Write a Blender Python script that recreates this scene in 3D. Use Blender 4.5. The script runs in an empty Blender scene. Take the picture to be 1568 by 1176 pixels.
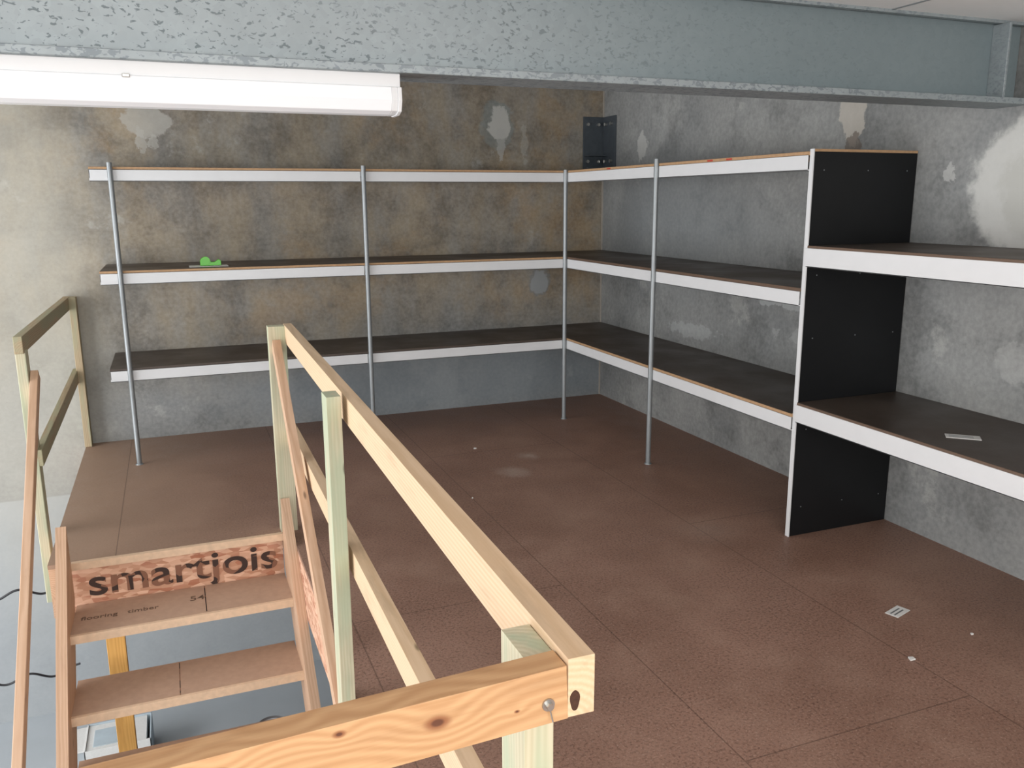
import bpy, bmesh, math, random
from mathutils import Vector, Matrix
random.seed(7)
S=bpy.context.scene
try: S.view_settings.view_transform='Standard'
except Exception: pass

# ------------------------------------------------------------------ node helper
class NT:
    def __init__(s,name):
        s.m=bpy.data.materials.new(name); s.m.use_nodes=True
        s.t=s.m.node_tree; s.n=s.t.nodes; s.n.clear()
        s.out=s.n.new('ShaderNodeOutputMaterial'); s.b=s.n.new('ShaderNodeBsdfPrincipled')
        s.t.links.new(s.b.outputs[0],s.out.inputs[0])
    def put(s,sock,v):
        if v is None: return
        if hasattr(v,'is_linked') or isinstance(v,bpy.types.NodeSocket): s.t.links.new(v,sock)
        else:
            if isinstance(v,(tuple,list)) and len(v)==3 and sock.type=='RGBA': v=(*v,1)
            sock.default_value=v
    def M(s,op,a,b=None,c=None,clamp=False):
        n=s.n.new('ShaderNodeMath'); n.operation=op; n.use_clamp=clamp
        s.put(n.inputs[0],a); s.put(n.inputs[1],b); s.put(n.inputs[2],c); return n.outputs[0]
    def V(s,op,a,b=None):
        n=s.n.new('ShaderNodeVectorMath'); n.operation=op
        s.put(n.inputs[0],a); s.put(n.inputs[1],b)
        return n.outputs['Value'] if op in('LENGTH','DISTANCE','DOT_PRODUCT') else n.outputs[0]
    def obj(s): return s.n.new('ShaderNodeTexCoord').outputs['Object']
    def attr(s,nm):
        n=s.n.new('ShaderNodeAttribute'); n.attribute_name=nm; return n.outputs['Vector']
    def sep(s,v):
        n=s.n.new('ShaderNodeSeparateXYZ'); s.put(n.inputs[0],v); return n.outputs
    def comb(s,x,y,z):
        n=s.n.new('ShaderNodeCombineXYZ'); s.put(n.inputs[0],x); s.put(n.inputs[1],y); s.put(n.inputs[2],z); return n.outputs[0]
    def noise(s,v,scale,detail=4,rough=.55,dist=0):
        n=s.n.new('ShaderNodeTexNoise'); s.put(n.inputs['Vector'],v); n.inputs['Scale'].default_value=scale
        n.inputs['Detail'].default_value=detail; n.inputs['Roughness'].default_value=rough; n.inputs['Distortion'].default_value=dist
        return n.outputs[0]
    def vor(s,v,scale,out='Distance'):
        n=s.n.new('ShaderNodeTexVoronoi'); s.put(n.inputs['Vector'],v); n.inputs['Scale'].default_value=scale; return n.outputs[out]
    def ss(s,v,a,b,lo=0,hi=1):
        n=s.n.new('ShaderNodeMapRange'); n.interpolation_type='SMOOTHSTEP'; s.put(n.inputs[0],v)
        n.inputs[1].default_value=a; n.inputs[2].default_value=b; n.inputs[3].default_value=lo; n.inputs[4].default_value=hi
        return n.outputs[0]
    def mix(s,f,a,b,mode='MIX'):
        n=s.n.new('ShaderNodeMix'); n.data_type='RGBA'; n.blend_type=mode
        s.put(n.inputs[0],f); s.put(n.inputs[6],a); s.put(n.inputs[7],b); return n.outputs[2]
    def fin(s,col,rough=.8,metal=0,bump=None,bs=.2,bd=.01,spec=None,emit=None,es=0):
        s.put(s.b.inputs['Base Color'],col); s.put(s.b.inputs['Roughness'],rough); s.put(s.b.inputs['Metallic'],metal)
        if spec is not None: s.b.inputs['Specular IOR Level'].default_value=spec
        if bump is not None:
            n=s.n.new('ShaderNodeBump'); n.inputs['Strength'].default_value=bs; n.inputs['Distance'].default_value=bd
            s.put(n.inputs['Height'],bump); s.t.links.new(n.outputs[0],s.b.inputs['Normal'])
        if emit is not None:
            s.put(s.b.inputs['Emission Color'],emit); s.b.inputs['Emission Strength'].default_value=es
        return s.m

def flat(name,c,rough=.6,metal=0,var=.12,sc=12,**k):
    t=NT(name); o=t.obj(); f=t.noise(o,sc,5)
    col=t.mix(f,tuple(x*(1-var) for x in c),tuple(min(1,x*(1+var)) for x in c))
    return t.fin(col,rough,metal,**k)

def wood(name,c1,c2,tint=None,knots=None,knotamt=.06):
    t=NT(name); lc=t.attr('lc'); o=t.obj(); x,y,z=t.sep(lc)
    warp=t.noise(t.comb(t.M('MULTIPLY',x,1.6),t.M('MULTIPLY',y,9),t.M('MULTIPLY',z,9)),1.0,3)
    r=t.V('LENGTH',t.comb(0,y,z)); r=t.M('MULTIPLY_ADD',warp,.03,r)
    kd=None; kr=None
    if knots:
        for k in knots:
            d=t.V('LENGTH',t.V('MULTIPLY',t.V('SUBTRACT',o,k[:3]),(.75,.0,1.25)))
            g=t.M('POWER',2.718,t.M('MULTIPLY',t.M('MULTIPLY',d,d),-1/(k[3]*3.2)**2))
            r=t.M('MULTIPLY_ADD',g,k[3]*1.6,r)
            a=t.ss(d,k[3]*.45,k[3]*1.05,1,0)
            kd=a if kd is None else t.M('MAXIMUM',kd,a)
            b=t.ss(d,k[3]*.25,k[3]*.5,1,0); kr=b if kr is None else t.M('MAXIMUM',kr,b)
    ring=t.M('MULTIPLY_ADD',t.M('SINE',t.M('MULTIPLY',r,620)),.5,.5)
    fine=t.noise(t.comb(t.M('MULTIPLY',x,6),t.M('MULTIPLY',y,260),t.M('MULTIPLY',z,260)),1,3)
    f=t.M('ADD',t.M('MULTIPLY',ring,.5),t.M('MULTIPLY',fine,.6),clamp=True)
    col=t.mix(f,c2,c1)
    stain=t.noise(t.comb(t.M('MULTIPLY',x,2),t.M('MULTIPLY',y,14),t.M('MULTIPLY',z,14)),1.3,5,.65)
    col=t.mix(t.M('MULTIPLY',t.ss(stain,.52,.72),.35),col,tuple(v*.62 for v in c2))
    if tint:
        tn=t.ss(t.noise(t.comb(t.M('MULTIPLY',x,2.5),t.M('MULTIPLY',y,20),t.M('MULTIPLY',z,20)),1,2),.4,.62)
        col=t.mix(t.M('MULTIPLY',tn,.75),col,tint)
    vk=t.vor(t.comb(t.M('MULTIPLY',x,3.2),t.M('MULTIPLY',y,11),t.M('MULTIPLY',z,11)),1)
    if knotamt>0:
        k2=t.ss(vk,knotamt*.5,knotamt+.05,1,0)
        col=t.mix(t.M('MULTIPLY',k2,.8),col,tuple(v*.3 for v in c2))
    if kd is not None:
        col=t.mix(t.M('MULTIPLY',kd,.8),col,(.22,.07,.025)); col=t.mix(t.M('MULTIPLY',kr,.8),col,(.07,.02,.01))
    return t.fin(col,.62,bump=f,bs=.12,bd=.002)

def galv(name,base,dark,sc=60,thr=.36,metal=.35,rough=.45,grad=False,amt=.85):
    t=NT(name); o=t.obj(); big=t.noise(o,1.2,3)
    sp=t.noise(t.V('MULTIPLY',o,(.9,1,1.5)),sc,2,.5,.6)
    m=t.ss(sp,thr,thr+.06,1,0)
    m=t.M('MULTIPLY',m,t.ss(big,.35,.6,.35,1))
    cl=t.vor(o,sc*.7,'Color'); cr=t.sep(cl)[0]
    col=t.mix(cr,tuple(v*.95 for v in base),tuple(v*1.05 for v in base))
    cloud=t.noise(t.V('ADD',o,(7,1,2)),2.3,5,.6)
    col=t.mix(t.M('MULTIPLY',t.ss(cloud,.4,.7),.4),col,tuple(v*.75 for v in base))
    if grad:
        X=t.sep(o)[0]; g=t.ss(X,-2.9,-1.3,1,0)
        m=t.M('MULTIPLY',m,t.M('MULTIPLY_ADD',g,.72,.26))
        col=t.mix(t.M('MULTIPLY',t.M('SUBTRACT',1,g),.6),col,tuple(v*f for v,f in zip(base,(.46,.56,.58))))  # right end darkened in the base colour, standing in for light falloff
    col=t.mix(t.M('MULTIPLY',m,amt),col,dark)
    return t.fin(col,rough,metal)

def concrete(name,axis,patches,warm=True):
    """axis: 0 -> horizontal coordinate is X (back wall); 1 -> Y (side wall)"""
    t=NT(name); o=t.obj(); X,Y,Z=t.sep(o); h=X if axis==0 else Y
    n1=t.noise(o,.8,6,.6,.2); n2=t.noise(o,2.6,9,.68,.1); n3=t.noise(o,38,4,.6); n4=t.noise(t.V('ADD',o,(1.7,8.1,4.4)),1.7,10,.68,.1)
    st=t.noise(t.V('MULTIPLY',o,(2.2,2.2,.8)),1.6,8,.66,.2)
    base=t.mix(t.ss(n1,.30,.70),(.195,.205,.208),(.285,.288,.28))
    base=t.mix(t.M('MULTIPLY',t.ss(n4,.46,.70),.65),base,(.385,.39,.375))
    base=t.mix(t.M('MULTIPLY',t.ss(n2,.34,.53,1,0),.65),base,(.120,.124,.122))
    if warm:  # upper brown band: part stain, part reflected light put into the colour
        zz=t.ss(t.M('MULTIPLY_ADD',n1,.8,Z),.6,1.5)
        sv=t.M('MULTIPLY',t.ss(st,.34,.62,.45,1),zz)
        base=t.mix(t.M('MULTIPLY',sv,.85),base,t.mix(t.ss(n2,.36,.64),(.165,.128,.083),(.35,.285,.19)))
        ochre=t.ss(t.noise(t.V('ADD',o,(11,3,1)),1.5,8,.66,.1),.52,.68)  # ochre blotches, more of that stain and reflected-light tone
        base=t.mix(t.M('MULTIPLY',t.M('MULTIPLY',ochre,zz),.40),base,(.42,.27,.12))
    blot=t.ss(t.noise(t.V('ADD',o,(5.3,2.1,9.7)),2.6,10,.72,.1),.60,.69)
    base=t.mix(t.M('MULTIPLY',blot,.42),base,(.50,.50,.47))
    base=t.mix(.15,base,t.mix(t.ss(n3,.3,.7),(.08,.08,.08),(.48,.48,.46)))
    low=t.ss(Z,-.36,-.345,1,0)
    base=t.mix(t.M('MULTIPLY',low,.7),base,(.40,.43,.45))  # paler below the joint: daylight on the lower level painted in
    jl=t.ss(t.M('ABSOLUTE',t.M('ADD',Z,.35)),.004,.010,1,0); base=t.mix(t.M('MULTIPLY',jl,.5),base,(.2,.2,.2))
    dist=t.M('MULTIPLY',t.M('SUBTRACT',t.noise(o,9,5,.65),.5),.16)
    for (ph,pz,rx,rz,c,a) in patches:
        dx=t.M('DIVIDE',t.M('SUBTRACT',h,ph),rx); dz=t.M('DIVIDE',t.M('SUBTRACT',Z,pz),rz)
        d=t.M('SQRT',t.M('ADD',t.M('MULTIPLY',dx,dx),t.M('MULTIPLY',dz,dz)))
        d=t.M('ADD',d,t.M('DIVIDE',dist,min(rx,rz)))
        soft=.45 if max(rx,rz)>.6 else .08
        base=t.mix(t.M('MULTIPLY',t.ss(d,.95-soft,.95+soft,1,0),a),base,c)
    pits=t.ss(t.vor(o,30),.03,.08,1,0)
    pm=t.M('MULTIPLY',pits,t.ss(n2,.5,.6))
    base=t.mix(t.M('MULTIPLY',pm,.5),base,(.12,.12,.12))
    ht=t.M('SUBTRACT',t.M('ADD',n2,t.M('MULTIPLY',n3,.15)),pm)
    return t.fin(base,t.ss(n1,.3,.7,.55,.8),bump=ht,bs=.12,bd=.008,spec=.35)

# ------------------------------------------------------------------ materials
PINE=wood('pine',(.74,.55,.37),(.60,.41,.24),knotamt=.045)
PINE_W=wood('pine_warm',(.66,.45,.31),(.50,.30,.18),knotamt=.045)
PINE_NEAR=wood('pine_knotty',(.60,.37,.19),(.42,.22,.095),knots=[(-3.11,-5.5,.996,.017),(-3.235,-5.5,1.012,.008),(-3.376,-5.5,.998,.010),(-3.0,-5.5,.985,.004)],knotamt=.0)
PINE_G=wood('treated_pine',(.62,.57,.42),(.47,.43,.28),tint=(.40,.46,.32),knotamt=.04)
PINE_D=wood('weathered_pine',(.46,.36,.23),(.31,.23,.13),tint=(.33,.33,.21),knotamt=.04)
LVL=wood('orange_lvl',(.75,.42,.12),(.6,.3,.07),knotamt=0)
PLY=flat('ply_edge',(.72,.52,.36),.7,var=.2,sc=40)
EDGE=flat('raw_board_edge',(.42,.26,.14),.7,var=.3,sc=50)
EDGED=flat('board_edge_dark',(.12,.075,.05),.6)
WHITE=flat('white_steel_lip',(.66,.67,.68),.45,var=.04)
GALV=flat('galvanised_post',(.27,.29,.30),.42,.45,var=.10,sc=20)
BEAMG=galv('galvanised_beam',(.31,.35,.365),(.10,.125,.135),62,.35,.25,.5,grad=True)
FLG=galv('galvanised_flange',(.30,.34,.355),(.17,.20,.22),60,.42,.25,.5)
BRK=flat('bracket_steel',(.085,.10,.115),.5,.4,var=.25,sc=25)
BLACK=flat('black_melamine',(.0065,.007,.008),.45,var=.3,sc=6,spec=.3)
def darkboard():
    t=NT('dark_shelf_board'); o=t.obj()
    n=t.noise(o,2.5,5); f=t.noise(o,140,2)
    col=t.mix(n,(.050,.037,.029),(.090,.068,.053)); col=t.mix(t.M('MULTIPLY',t.ss(f,.6,.7),.4),col,(.14,.12,.10))
    return t.fin(col,t.ss(n,.3,.7,.35,.55),spec=.45)
DARK=darkboard()
def floormat():
    t=NT('particleboard_floor'); o=t.obj(); X,Y,Z=t.sep(o)
    n=t.noise(o,.9,5,.6); m=t.noise(o,2.2,8,.7); f=t.noise(o,88,4,.75); g=t.noise(t.V('ADD',o,(3,3,3)),130,4,.7)
    col=t.mix(t.ss(n,.3,.7),(.245,.138,.098),(.33,.195,.145))
    col=t.mix(t.M('MULTIPLY',t.ss(m,.45,.72),.5),col,(.39,.255,.19))
    patch=t.ss(m,.35,.6,1,.55)
    col=t.mix(t.M('MULTIPLY',t.M('MULTIPLY',t.ss(f,.48,.62),.66),patch),col,(.085,.042,.030))
    col=t.mix(t.M('MULTIPLY',t.ss(g,.55,.66),.42),col,(.50,.37,.29))
    col=t.mix(t.ss(X,-4.0,-2.7,.7,0),col,(.37,.255,.18))  # tan lift toward the left edge: daylight painted into the floor colour
    s=None
    for sx in (-.98,-1.9,-2.82,-3.74):
        d=t.ss(t.M('ABSOLUTE',t.M('SUBTRACT',X,sx)),.001,.004,1,0); s=d if s is None else t.M('MAXIMUM',s,d)
    for sy,xa,xb in ((-1.25,-1.9,-.98),(-3.3,-2.82,-1.9),(-4.6,-1.9,-.98),(-2.9,-.98,0)):
        d=t.ss(t.M('ABSOLUTE',t.M('SUBTRACT',Y,sy)),.001,.004,1,0)
        d=t.M('MULTIPLY',d,t.M('MULTIPLY',t.M('GREATER_THAN',X,xa),t.M('LESS_THAN',X,xb))); s=t.M('MAXIMUM',s,d)
    col=t.mix(t.M('MULTIPLY',s,.5),col,(.06,.034,.025))
    for cx,cy,r,a in ((-1.27,-1.45,.13,.45),(-1.5,-1.75,.12,.3),(-.95,-3.0,.25,.12),(-2.1,-2.6,.1,.15)):
        d=t.V('LENGTH',t.V('SUBTRACT',o,(cx,cy,0))); d=t.M('ADD',d,t.M('MULTIPLY',t.M('SUBTRACT',m,.5),.45))
        col=t.mix(t.M('MULTIPLY',t.ss(d,0,r,1,0),a),col,(.60,.52,.45))
    return t.fin(col,t.ss(m,.3,.7,.42,.62),bump=f,bs=.06,bd=.002,spec=.4)
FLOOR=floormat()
SLAB=flat('slab_concrete',(.40,.435,.46),.6,var=.12,sc=2.5)
def osb():
    t=NT('osb_strands'); o=t.obj()
    v=t.vor(t.V('MULTIPLY',o,(22,22,60)),1,'Color'); r,g,b=t.sep(v)
    col=t.mix(r,(.50,.25,.15),(.80,.52,.37)); col=t.mix(t.M('MULTIPLY',t.M('GREATER_THAN',g,.8),.6),col,(.38,.12,.06))
    return t.fin(col,.7,bump=b,bs=.3,bd=.003)
OSB=osb()
def ink():
    t=NT('worn_ink'); o=t.obj(); v=t.vor(t.V('MULTIPLY',o,(22,22,60)),1,'Color'); r,g,b=t.sep(v)
    return t.fin(t.mix(t.M('MULTIPLY',t.M('GREATER_THAN',b,.72),.8),(.05,.028,.022),(.30,.14,.085)),.8)
INK=ink()
TINK=flat('faded_ink',(.15,.09,.06),.8)
TREAD=flat('particleboard_tread',(.48,.32,.23),.65,var=.16,sc=30)
CEIL=flat('ceiling_paint',(.88,.88,.87),.8,var=.02)
LAMPW=flat('white_enamel',(.74,.75,.76),.35,var=.02)
t=NT('lamp_diffuser'); DIFF=t.fin((.82,.83,.85),.3,emit=(.95,.97,1),es=.07)
GREEN=flat('green_plastic',(.10,.50,.03),.35)
PAPER=flat('paper',(.72,.72,.70),.8,var=.1,sc=60)
BLUEP=flat('pale_blue_card',(.45,.53,.58),.7,var=.2)
STEEL=flat('zinc_bolt',(.5,.5,.48),.3,.9)
HOLE=flat('knot_hole',(.06,.025,.013),.9,var=.5,sc=200)
RED=flat('red_marker',(.45,.05,.03),.6)
CABLE=flat('black_cable',(.012,.012,.015),.5)
CANM=flat('paint_can_metal',(.35,.35,.36),.35,.7,var=.2)
LABEL=flat('can_label',(.20,.19,.21),.6,var=.4,sc=30)
PAINT=flat('dried_paint',(.55,.55,.56),.5)
SEAL=flat('joint_sealant',(.36,.33,.29),.7)
WALLB=concrete('concrete_back',0,[(-1.2,.25,1.9,.32,(.235,.28,.315),.55),(-4.40,.9,.55,1.9,(.52,.50,.43),.5),  # low bluish tone is partly skylight, far-left pale area daylight, put in colour
     (-3.45,2.19,.15,.12,(.45,.44,.40),.65),(-3.50,2.06,.03,.07,(.45,.44,.40),.55),(-3.42,2.05,.03,.06,(.45,.44,.40),.55),
     (-.93,2.22,.15,.19,(.24,.32,.34),.35),(-.91,2.24,.10,.12,(.52,.52,.49),.85),(-.90,2.07,.035,.11,(.45,.45,.43),.6),(-.70,2.1,.03,.10,(.45,.45,.41),.35),
     (-.57,.99,.10,.11,(.20,.22,.23),.6),(-.57,.99,.08,.09,(.31,.33,.34),.9)])
WALLR=concrete('concrete_side',1,[(-1.0,1.5,1.2,.5,(.24,.265,.28),.4),(-.62,2.04,.07,.11,(.50,.50,.48),.65),(-2.79,2.10,.09,.18,(.54,.50,.44),.7),(-2.8,1.93,.07,.05,(.14,.11,.09),.7),
     (-4.05,1.70,.52,.36,(.62,.62,.59),.75),(-4.1,1.66,.42,.27,(.46,.46,.43),.85),(-3.42,1.75,.04,.05,(.55,.55,.53),.5),(-2.35,1.05,.30,.035,(.55,.57,.57),.45),(-2.0,1.12,.1,.04,(.55,.57,.57),.4),(-1.4,.75,.3,.05,(.52,.54,.54),.3),(-2.6,.86,.25,.04,(.55,.55,.55),.3),(-4.0,.95,.25,.10,(.55,.55,.53),.22)],warm=False)

# ------------------------------------------------------------------ mesh builder
class MB:
    def __init__(s,name): s.name=name; s.v=[]; s.f=[]; s.mi=[]; s.lc=[]; s.mats=[]; s.sm=[]
    def m(s,mat):
        if mat not in s.mats: s.mats.append(mat)
        return s.mats.index(mat)
    def _add(s,vs,fs,mat,lcs,smooth=False):
        b=len(s.v); s.v+=vs; s.f+=[tuple(i+b for i in f) for f in fs]; k=s.m(mat); s.mi+=[k]*len(fs); s.sm+=[smooth]*len(fs); s.lc+=lcs
    def box(s,x0,x1,y0,y1,z0,z1,mat):
        L=[x1-x0,y1-y0,z1-z0]; ax=max(range(3),key=lambda i:abs(L[i]))
        c=[(x0+x1)/2,(y0+y1)/2,(z0+z1)/2]; ro=[random.uniform(0,9),random.uniform(.02,.05),random.uniform(.03,.07)]
        vs=[];lc=[]
        for x in(x0,x1):
            for y in(y0,y1):
                for z in(z0,z1):
                    p=(x,y,z); vs.append(p); o=[i for i in range(3) if i!=ax]
                    lc.append((p[ax]-c[ax]+ro[0],p[o[0]]-c[o[0]]+ro[1],p[o[1]]-c[o[1]]+ro[2]))
        s._add(vs,[(0,1,3,2),(4,6,7,5),(0,4,5,1),(2,3,7,6),(0,2,6,4),(1,5,7,3)],mat,lc)
    def bar(s,p0,p1,w,h,mat):
        p0=Vector(p0);p1=Vector(p1);d=(p1-p0);L=d.length;d.normalize()
        side=d.cross(Vector((0,0,1))).normalized(); up=side.cross(d)
        ro=[random.uniform(0,9),random.uniform(.02,.05),random.uniform(.03,.07)]
        vs=[];lc=[]
        for a,P in((0,p0),(L,p1)):
            for b in(-w/2,w/2):
                for c in(-h/2,h/2):
                    q=P+side*b+up*c; vs.append(tuple(q)); lc.append((a+ro[0],b+ro[1],c+ro[2]))
        s._add(vs,[(0,1,3,2),(4,6,7,5),(0,4,5,1),(2,3,7,6),(0,2,6,4),(1,5,7,3)],mat,lc)
    def cyl(s,p0,p1,r0,r1,mat,n=20,cap=True):
        p0=Vector(p0);p1=Vector(p1);d=(p1-p0).normalized(); a=d.orthogonal().normalized(); b=d.cross(a)
        vs=[];
        for P,r in((p0,r0),(p1,r1)):
            for i in range(n):
                t=2*math.pi*i/n; vs.append(tuple(P+(a*math.cos(t)+b*math.sin(t))*r))
        fs=[(i,(i+1)%n,n+(i+1)%n,n+i) for i in range(n)]
        s._add(vs,fs,mat,[(0,0,0)]*len(vs),True)
        if cap: s._add(vs,[tuple(range(n))[::-1],tuple(range(n,2*n))],mat,[(0,0,0)]*len(vs))
    def prism(s,pts,axis,a,b,mat):
        def mk(p,v): q=list(p); q.insert(axis,v); return tuple(q)
        n=len(pts); vs=[mk(p,a) for p in pts]+[mk(p,b) for p in pts]
        d=Vector(pts[1])-Vector(pts[0]); d.normalize()
        lc=[]
        for v in (a,b):
            for p in pts:
                e=Vector(p)-Vector(pts[0]); lc.append((e.dot(d)+2.3,e.x*d.y-e.y*d.x+.05,v-a+.03))
        fs=[tuple(range(n))[::-1],tuple(range(n,2*n))]+[(i,(i+1)%n,n+(i+1)%n,n+i) for i in range(n)]
        s._add(vs,fs,mat,lc)
    def done(s,bevel=.002):
        me=bpy.data.meshes.new(s.name); me.from_pydata(s.v,[],s.f)
        for m in s.mats: me.materials.append(m)
        for p,i,sm in zip(me.polygons,s.mi,s.sm): p.material_index=i; p.use_smooth=sm
        at=me.attributes.new('lc','FLOAT_VECTOR','POINT')
        for i,c in enumerate(s.lc): at.data[i].vector=c
        bm=bmesh.new(); bm.from_mesh(me); bmesh.ops.recalc_face_normals(bm,faces=bm.faces); bm.to_mesh(me); bm.free()
        o=bpy.data.objects.new(s.name,me); bpy.context.collection.objects.link(o)
        if bevel:
            b=o.modifiers.new('bevel','BEVEL'); b.width=bevel; b.segments=2; b.limit_method='ANGLE'; b.harden_normals=False
        return o

# ------------------------------------------------------------------ shell
ZL=-2.0
w=MB('wall_back'); w.box(-9,.2,0,.2,ZL-.1,2.95,WALLB); w.done(0)
w=MB('wall_right'); w.box(0,.2,-10,0,ZL-.1,2.95,WALLR); w.done(0)
w=MB('floor_lower_level'); w.box(-9,0,-10,0,ZL-.1,ZL,SLAB); w.done(0)
w=MB('floor')
XR=-2.92
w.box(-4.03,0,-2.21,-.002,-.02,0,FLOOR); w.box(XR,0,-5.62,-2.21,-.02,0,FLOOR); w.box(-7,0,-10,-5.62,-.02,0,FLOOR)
w.done(0)
w=MB('trim_floor_joists')
w.box(-3.96,XR-.045,-2.20,-2.16,-.27,-.021,OSB)
w.box(-4.03,-3.99,-2.20,-.01,-.27,-.021,PINE_W)
w.box(XR,XR+.04,-5.6,-2.20,-.27,-.021,OSB)
for i in range(5):
    y=-1.75+i*.42
    if y<-.05: w.box(-3.99,-.02,y,y+.045,-.27,-.021,PINE_W)
w.box(-3.93,XR-.045,-2.232,-2.205,-.034,.002,PLY)
w.done(0)
CZ=2.356
w=MB('ceiling')
w.box(-9,0,-10,-3.735,CZ,2.45,CEIL); w.box(-9,0,-3.70,0,2.85,2.95,CEIL); w.done(0)
w=MB('trim_corner_sealant'); w.box(-.010,-.0,-.010,-.0,.001,2.84,SEAL); w.done(0)
w=MB('trim_ceiling'); w.box(-9,0,-3.76,-3.735,CZ-.012,CZ,FLG); w.box(-.75,-.74,-9,-3.76,CZ-.003,CZ+.001,GALV); w.done(0)

# ------------------------------------------------------------------ steel beam
w=MB('steel_beam')
w.box(-8.9,-.003,-3.81,-3.62,2.029,2.053,FLG)
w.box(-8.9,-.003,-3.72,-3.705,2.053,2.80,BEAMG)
w.box(-8.9,-.003,-3.80,-3.62,2.80,2.825,FLG)
w.box(-.165,-.153,-3.80,-3.72,2.054,CZ-.014,FLG)
w.box(-.165,-.153,-3.705,-3.625,2.054,2.80,FLG)
w.done(.002)
w=MB('fluorescent_light')
xa,xb=-4.20,-2.684; dy=-.112
w.box(xa,xb,-3.672+dy,-3.59+dy,1.990,2.0295,LAMPW)
prof=[(-3.685+dy,1.989),(-3.690+dy,1.951),(-3.678+dy,1.920),(-3.65+dy,1.911),(-3.60+dy,1.911),(-3.578+dy,1.923),(-3.570+dy,1.951),(-3.572+dy,1.989)]
w.prism(prof,0,xa+.03,xb-.03,DIFF)
ep=[(p[0]+(-.003 if p[0]<-3.63+dy else .003),p[1]-(.002 if p[1]<1.98 else 0)) for p in prof]
w.prism(ep,0,xb-.012,xb,LAMPW); w.prism(ep,0,xa,xa+.012,LAMPW)
w.prism(prof,0,xb-.03,xb-.012,LAMPW)
w.box(-3.46,-3.44,-3.694+dy,-3.683+dy,1.983,1.993,STEEL)
w.done(.002)

# corner bracket
w=MB('corner_bracket')
w.box(-.19,-.012,-.012,-.001,1.90,2.31,BRK); w.box(-.012,-.001,-.22,-.012,1.90,2.31,BRK)
w.box(-.19,-.012,-.09,-.012,1.90,1.912,BRK); w.box(-.012-.09,-.012,-.22,-.095,1.90,1.912,BRK)
w.box(-.18,-.012,-.10,-.012,2.0,2.008,BRK)
for z in (1.96,2.25):
    for k in (.06,.155):
        w.cyl((-k,-.012,z),(-k,-.032,z),.014,.014,STEEL,6); w.cyl((-.012,-k-.01,z),(-.032,-k-.01,z),.014,.014,STEEL,6)
w.done(.001)

# ------------------------------------------------------------------ shelving
Z3,Z2,Z1=1.8636,1.2415,.6317
T=.018; LIP=.085
def post(w,x,y,zt):
    r=.0155
    w.cyl((x,y,.004),(x,y,zt),r,r,GALV,16)
    w.cyl((x,y,.0005),(x,y,.006),.024,.022,GALV,16)
w=MB('corner_shelving')
yF=-.655; xF=-.64
for z,em in((Z3,EDGE),(Z2,EDGE),(Z1,DARK)):
    w.box(-3.79,-.003,yF,-.003,z-T,z-.001,em)
    w.box(-3.788,-.003,yF+.002,-.003,z-.001,z,DARK)
    for a,b in((-3.79,-2.16),(-2.155,xF)):
        w.box(a,b,yF,yF+.004,z-LIP,z-T+.004,WHITE); w.box(a,b,yF,yF+.03,z-LIP,z-LIP+.004,WHITE)
    w.box(-3.79,-3.786,yF,-.02,z-LIP*.8,z-T,WHITE)
    for x in (-3.0,-2.15,-1.4): w.box(x-.015,x+.015,yF+.01,-.01,z-.05,z-T,GALV)
    w.box(-3.79,-.003,-.03,-.003,z-.06,z-T,GALV)
for z,em in((Z3,EDGE),(Z2,EDGED),(Z1,EDGE)):
    w.box(xF,-.003,-3.218,yF-.001,z-T,z-.001,em)
    w.box(xF+.002,-.003,-3.218,yF-.001,z-.001,z,DARK)
    for a,b in((-3.218,-1.925),(-1.915,yF)):
        w.box(xF,xF+.004,a,b,z-LIP,z-T+.003,WHITE); w.box(xF,xF+.03,a,b,z-LIP,z-LIP+.004,WHITE)
    for y in (-1.3,-1.92,-2.6): w.box(xF+.01,-.01,y-.015,y+.015,z-.05,z-T,GALV)
    w.box(-.03,-.003,-3.218,yF,z-.06,z-T,GALV)
for y in (-2.45,-2.62,-1.3): w.box(xF-.0012,xF+.002,y-.025,y+.025,Z3-.013,Z3-.004,RED)
post(w,-3.674,yF-.010,Z3+.025); post(w,-2.14,yF-.010,Z3+.02); post(w,-.655,yF-.010,Z3+.005)
post(w,xF-.010,-1.919,Z3+.025)
w.done(.0012)

w=MB('black_panel_shelving')
w.box(-.622,-.003,-3.238,-3.220,.001,1.862,BLACK)
w.box(-.629,-.6225,-3.242,-3.218,.001,1.874,WHITE)
w.box(-.622,-.003,-3.240,-3.218,1.862,1.874,EDGE)
for z in (.15,.55,1.0,1.3,1.78):
    for xx in (-.56,-.30,-.06): w.cyl((xx,-3.238,z),(xx,-3.2395,z),.003,.003,GALV,8)
for z in (1.4398,.6917):
    w.box(-.63,-.003,-5.78,-3.243,z-T,z-.001,EDGED)
    w.box(-.628,-.003,-5.78,-3.243,z-.001,z,DARK)
    w.box(-.634,-.630,-5.78,-3.236,z-.098,z-.012,WHITE); w.box(-.634,-.60,-5.78,-3.243,z-.098,z-.094,WHITE)
    for y in (-3.7,-4.3,-4.9,-5.5): w.box(-.60,-.01,y-.02,y+.02,z-.06,z-T,GALV)
    w.box(-.03,-.003,-5.78,-3.243,z-.06,z-T,GALV)
w.box(-.622,-.003,-5.80,-5.782,.001,1.862,BLACK); w.box(-.629,-.6225,-5.80,-5.782,.001,1.874,WHITE)
w.done(.001)

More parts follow.
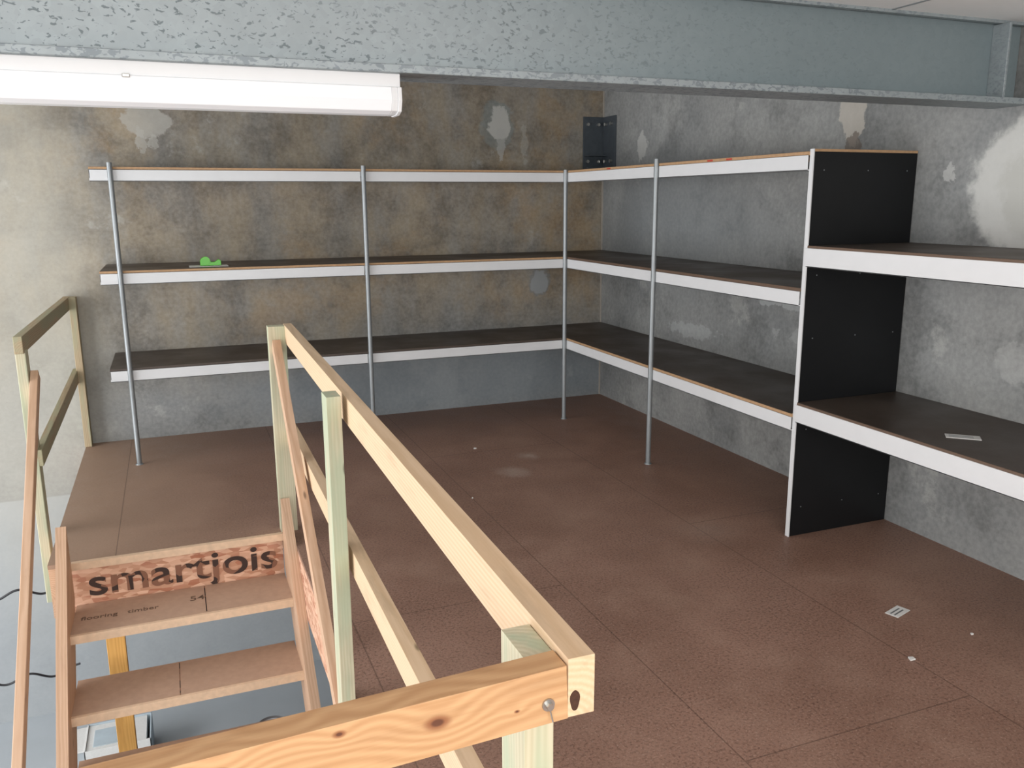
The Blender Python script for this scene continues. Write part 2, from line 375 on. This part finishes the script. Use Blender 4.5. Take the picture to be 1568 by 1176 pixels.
# ------------------------------------------------------------------ staircase
w=MB('staircase')
xl0,xl1=-3.975,-3.93; xr0,xr1=-2.965,XR-.001
sl=1.04
yt,zt=-2.234,.19
yb=yt-(zt-(ZL+.02))/sl
for a,b,m in((xl0,xl1,PINE_W),(xr0,xr1,PINE_W)):
    D=.36
    pts=[(yt,zt),(yb-.0,ZL+.02),(yb+.0,ZL+.002),(yb+D/sl,ZL+.002),(yt,zt-D)]
    w.prism(pts,0,a,b,m)
ys=[(-2.19,-2.53,-.222),(-2.45,-2.77,-.478)]
for k in range(6): ys.append((-2.45-.245*(k+1),-2.77-.245*(k+1),-.478-.25*(k+1)))
for y1,y0,z in ys:
    if z<ZL+.1: continue
    w.box(xl1,xr0,y0+.018,min(y1,-2.205),z-.02,z,TREAD)
    w.box(xl1,xr0,y0,y0+.018,z-.038,z+.001,PLY)
    w.box(xl1,xr0,y0+.018,min(y1,-2.205)-.02,z-.04,z-.02,PLY)
w.box(-3.36,-3.355,-2.50,-2.21,-.222,-.2213,INK); w.box(-3.50,-3.496,-2.75,-2.46,-.478,-.4773,INK)
st=w.done(.0025)

def text(body,size,loc,rot,mat,parent,name,sx=1,off=.018):
    c=bpy.data.curves.new(name,'FONT'); c.body=body; c.size=size; c.extrude=.0004; c.offset=size*off; c.materials.append(mat)
    o=bpy.data.objects.new(name,c); o.location=loc; o.rotation_euler=rot; o.scale=(sx,1,1); bpy.context.collection.objects.link(o); o.parent=parent
    return o
text('smartjois',.190,(-3.875,-2.2035,-.182),(math.pi/2,0,0),INK,st,'rim_print',1.26,.013)
text('flooring   timber',.050,(-3.90,-2.38,-.2212),(0,0,0),TINK,st,'tread_print',1,.006)
text('54',.07,(-3.43,-2.36,-.2212),(0,0,0),TINK,st,'tread_print_number',1,.006)

w=MB('stair_support_post'); w.box(-3.83,-3.745,-2.14,-2.095,ZL+.001,-.271,LVL); w.done(.002)

# ------------------------------------------------------------------ right guard rail
w=MB('timber_guard_rail')
px0,px1=-2.97,-2.925
w.box(-2.968,XR+.035,-2.205,-2.14,.001,1.058,PINE_G)
w.box(px0,px1,-3.865,-3.775,-.20,1.062,PINE_G)
w.box(px0,px1,-5.453,-5.363,-.26,1.030,PINE_G)
w.bar((-2.905,-5.50,1.001),(-2.868,-2.14,1.018),.040,.088,PINE)
w.bar((-2.905,-5.46,.50),(-2.875,-2.14,.50),.040,.088,PINE)
w.bar((-4.14,-5.4775,.955),(-2.926,-5.4775,.996),.045,.080,PINE_NEAR)
w.box(-4.14,-4.095,-5.454,-5.364,-.26,1.00,PINE_G)
w.box(-4.14,-2.926,-5.50,-5.455,.40,.49,PINE_W)
w.cyl((-2.955,-5.499,.985),(-2.955,-5.503,.985),.009,.009,STEEL,20); w.cyl((-2.955,-5.503,.985),(-2.955,-5.510,.985),.0052,.005,STEEL,6)
w.cyl((-2.955,-5.506,.982),(-2.951,-5.508,.962),.0012,.0012,STEEL,6)
hp=[(-2.9145+.0075*math.cos(a)*(1+.12*math.sin(3*a)),.981+.0155*math.sin(a)) for a in [i*math.pi/12 for i in range(24)]]
w.prism(hp,1,-5.5006,-5.4995,HOLE)
w.bar((-2.935,-2.21,.97),(-2.945,-3.77,-.22),.038,.068,PINE_W)
w.done(.003)

w=MB('timber_guard_rail')
w.box(-4.035,-3.99,-.10,-.012,.001,1.035,PINE_D)
w.box(-4.115,-4.07,-1.80,-1.71,-.36,.955,PINE_G)
w.bar((-4.052,-.012,.995),(-4.092,-1.83,.985),.040,.085,PINE_D)
w.bar((-4.045,-.012,.50),(-4.068,-1.80,.41),.034,.085,PINE_D)
w.bar((-4.050,-1.72,.82),(-4.050,-4.1,-1.07),.036,.066,PINE_W)
w.box(-4.07,-4.03,-4.1,-4.02,ZL+.001,-1.05,PINE_G)
w.done(.003)

# ------------------------------------------------------------------ small things
w=MB('tape_dispenser')
z=Z2+.003
w.prism([(-3.20,z),(-3.07,z),(-3.07,z+.03),(-3.085,z+.04),(-3.11,z+.022),(-3.13,z+.022),(-3.15,z+.05),(-3.19,z+.05),(-3.20,z+.03)],1,-.47,-.43,GREEN)
w.cyl((-3.165,-.475,z+.032),(-3.165,-.425,z+.032),.026,.026,GREEN,20)
w.done(.002)
w=MB('paper_slip'); w.box(-3.27,-3.03,-.55,-.40,Z2+.0005,Z2+.0025,PAPER); w.done(0)
def slip(x,y,z,a,b,rot,mat=PAPER,name='paper_label'):
    w=MB(name); c,s=math.cos(rot),math.sin(rot)
    pts=[(x+c*u-s*v,y+s*u+c*v) for u,v in((-a/2,-b/2),(a/2,-b/2),(a/2,b/2),(-a/2,b/2))]
    w.prism(pts,2,z+.0005,z+.0025,mat)
    for k in(-.2,.1):
        pts=[(x+c*u-s*v,y+s*u+c*v) for u,v in((-a*.4,b*k),(a*.3,b*k),(a*.3,b*(k+.12)),(-a*.4,b*(k+.12)))]
        w.prism(pts,2,z+.0024,z+.0028,GALV)
    w.done(0)
slip(-.74,-4.05,0,.10,.055,.3)
slip(-.42,-4.0,.6917,.13,.06,-.75)
w=MB('cardboard_carton')
x0,x1,y0,y1=-4.16,-3.76,-.92,-.60; zt2=ZL+.20
w.box(x0,x1,y0,y1,ZL+.001,ZL+.01,PAPER)
w.box(x0,x1,y0,y0+.008,ZL+.001,zt2,PAPER); w.box(x0,x1,y1-.008,y1,ZL+.001,zt2,BLUEP)
w.box(x0,x0+.008,y0,y1,ZL+.001,zt2,PAPER); w.box(x1-.008,x1,y0,y1,ZL+.001,zt2,BLUEP)
w.box(x0+.01,x1-.03,y0+.01,y1-.01,ZL+.01,zt2-.01,PAPER)
w.box(x0+.05,x0+.25,y0+.05,y1-.08,zt2-.01,zt2-.004,BLUEP)
w.box(x0-.10,x0,y0+.02,y1-.02,zt2-.012,zt2-.004,PAPER)
w.done(.001)
w=MB('wood_chip')
for x,y,r in((-1.56,-1.17,.012),(-.98,-4.35,.013),(-.62,-4.3,.006),(-1.9,-2.1,.005)):
    w.prism([(x-r,y-r*.6),(x+r*.8,y-r*.7),(x+r,y+r*.5),(x-r*.3,y+r)],2,.0005,.006,PAPER)
w.done(.0005)
w=MB('paint_can')
cx,cy=-3.0,-1.04
w.cyl((cx,cy,ZL+.001),(cx,cy,ZL+.17),.095,.095,LABEL,32,False); w.cyl((cx,cy,ZL+.001),(cx,cy,ZL+.02),.098,.098,CANM,32)
w.cyl((cx,cy,ZL+.165),(cx,cy,ZL+.185),.099,.099,CANM,32,False); w.cyl((cx,cy,ZL+.185),(cx,cy,ZL+.178),.099,.082,CANM,32,False)
w.cyl((cx,cy,ZL+.12),(cx,cy,ZL+.125),.090,.090,PAINT,32); w.cyl((cx,cy,ZL+.178),(cx,cy,ZL+.12),.082,.088,PAINT,32,False)
w.done(0)
def cable(name,pts):
    c=bpy.data.curves.new(name,'CURVE'); c.dimensions='3D'; c.bevel_depth=.007; c.materials.append(CABLE)
    sp=c.splines.new('NURBS'); sp.points.add(len(pts)-1)
    for p,q in zip(sp.points,pts): p.co=(*q,1)
    sp.use_endpoint_u=True; sp.order_u=4
    o=bpy.data.objects.new(name,c); bpy.context.collection.objects.link(o)
for z0 in (-.66,-1.22):
    cable('power_cable',[(-5.0+i*.055,-.9+.01*math.sin(i),z0+.035*math.sin(i*1.3)) for i in range(17)])

# ------------------------------------------------------------------ light
wd=bpy.data.worlds.new('World'); S.world=wd; wd.use_nodes=True
wd.node_tree.nodes['Background'].inputs[0].default_value=(.88,.94,1,1); wd.node_tree.nodes['Background'].inputs[1].default_value=.42
def area(name,loc,target,sx,sy,p,col):
    l=bpy.data.lights.new(name,'AREA'); l.shape='RECTANGLE'; l.size=sx; l.size_y=sy; l.energy=p; l.color=col
    o=bpy.data.objects.new(name,l); o.location=loc; o.rotation_euler=(Vector(target)-Vector(loc)).to_track_quat('-Z','Y').to_euler(); bpy.context.collection.objects.link(o)
area('daylight_door',(-8.6,-3.2,.4),(-2,-1.8,.3),4.5,4.2,430,(.98,.985,1))
area('fill_rear',(-3.5,-9.6,1.5),(-1.5,-2,.6),5,1.5,245,(1,.98,.95))  # unseen fill behind the camera, added to lift the near right floor

# ------------------------------------------------------------------ camera
yaw,pit,rol=.3781,.2122,-.0056
F=Vector((math.sin(yaw)*math.cos(pit),math.cos(yaw)*math.cos(pit),-math.sin(pit)))
r0=Vector((math.cos(yaw),-math.sin(yaw),0)); u0=r0.cross(F)
R=r0*math.cos(rol)+u0*math.sin(rol); U=-r0*math.sin(rol)+u0*math.cos(rol)
cd=bpy.data.cameras.new('camera'); cd.sensor_width=36; cd.lens=1301.97/1568*36; cd.clip_start=.02
cam=bpy.data.objects.new('camera',cd); bpy.context.collection.objects.link(cam)
m=Matrix((( R.x,U.x,-F.x,-3.3787),(R.y,U.y,-F.y,-6.4418),(R.z,U.z,-F.z,1.65),(0,0,0,1)))
cam.matrix_world=m; S.camera=cam
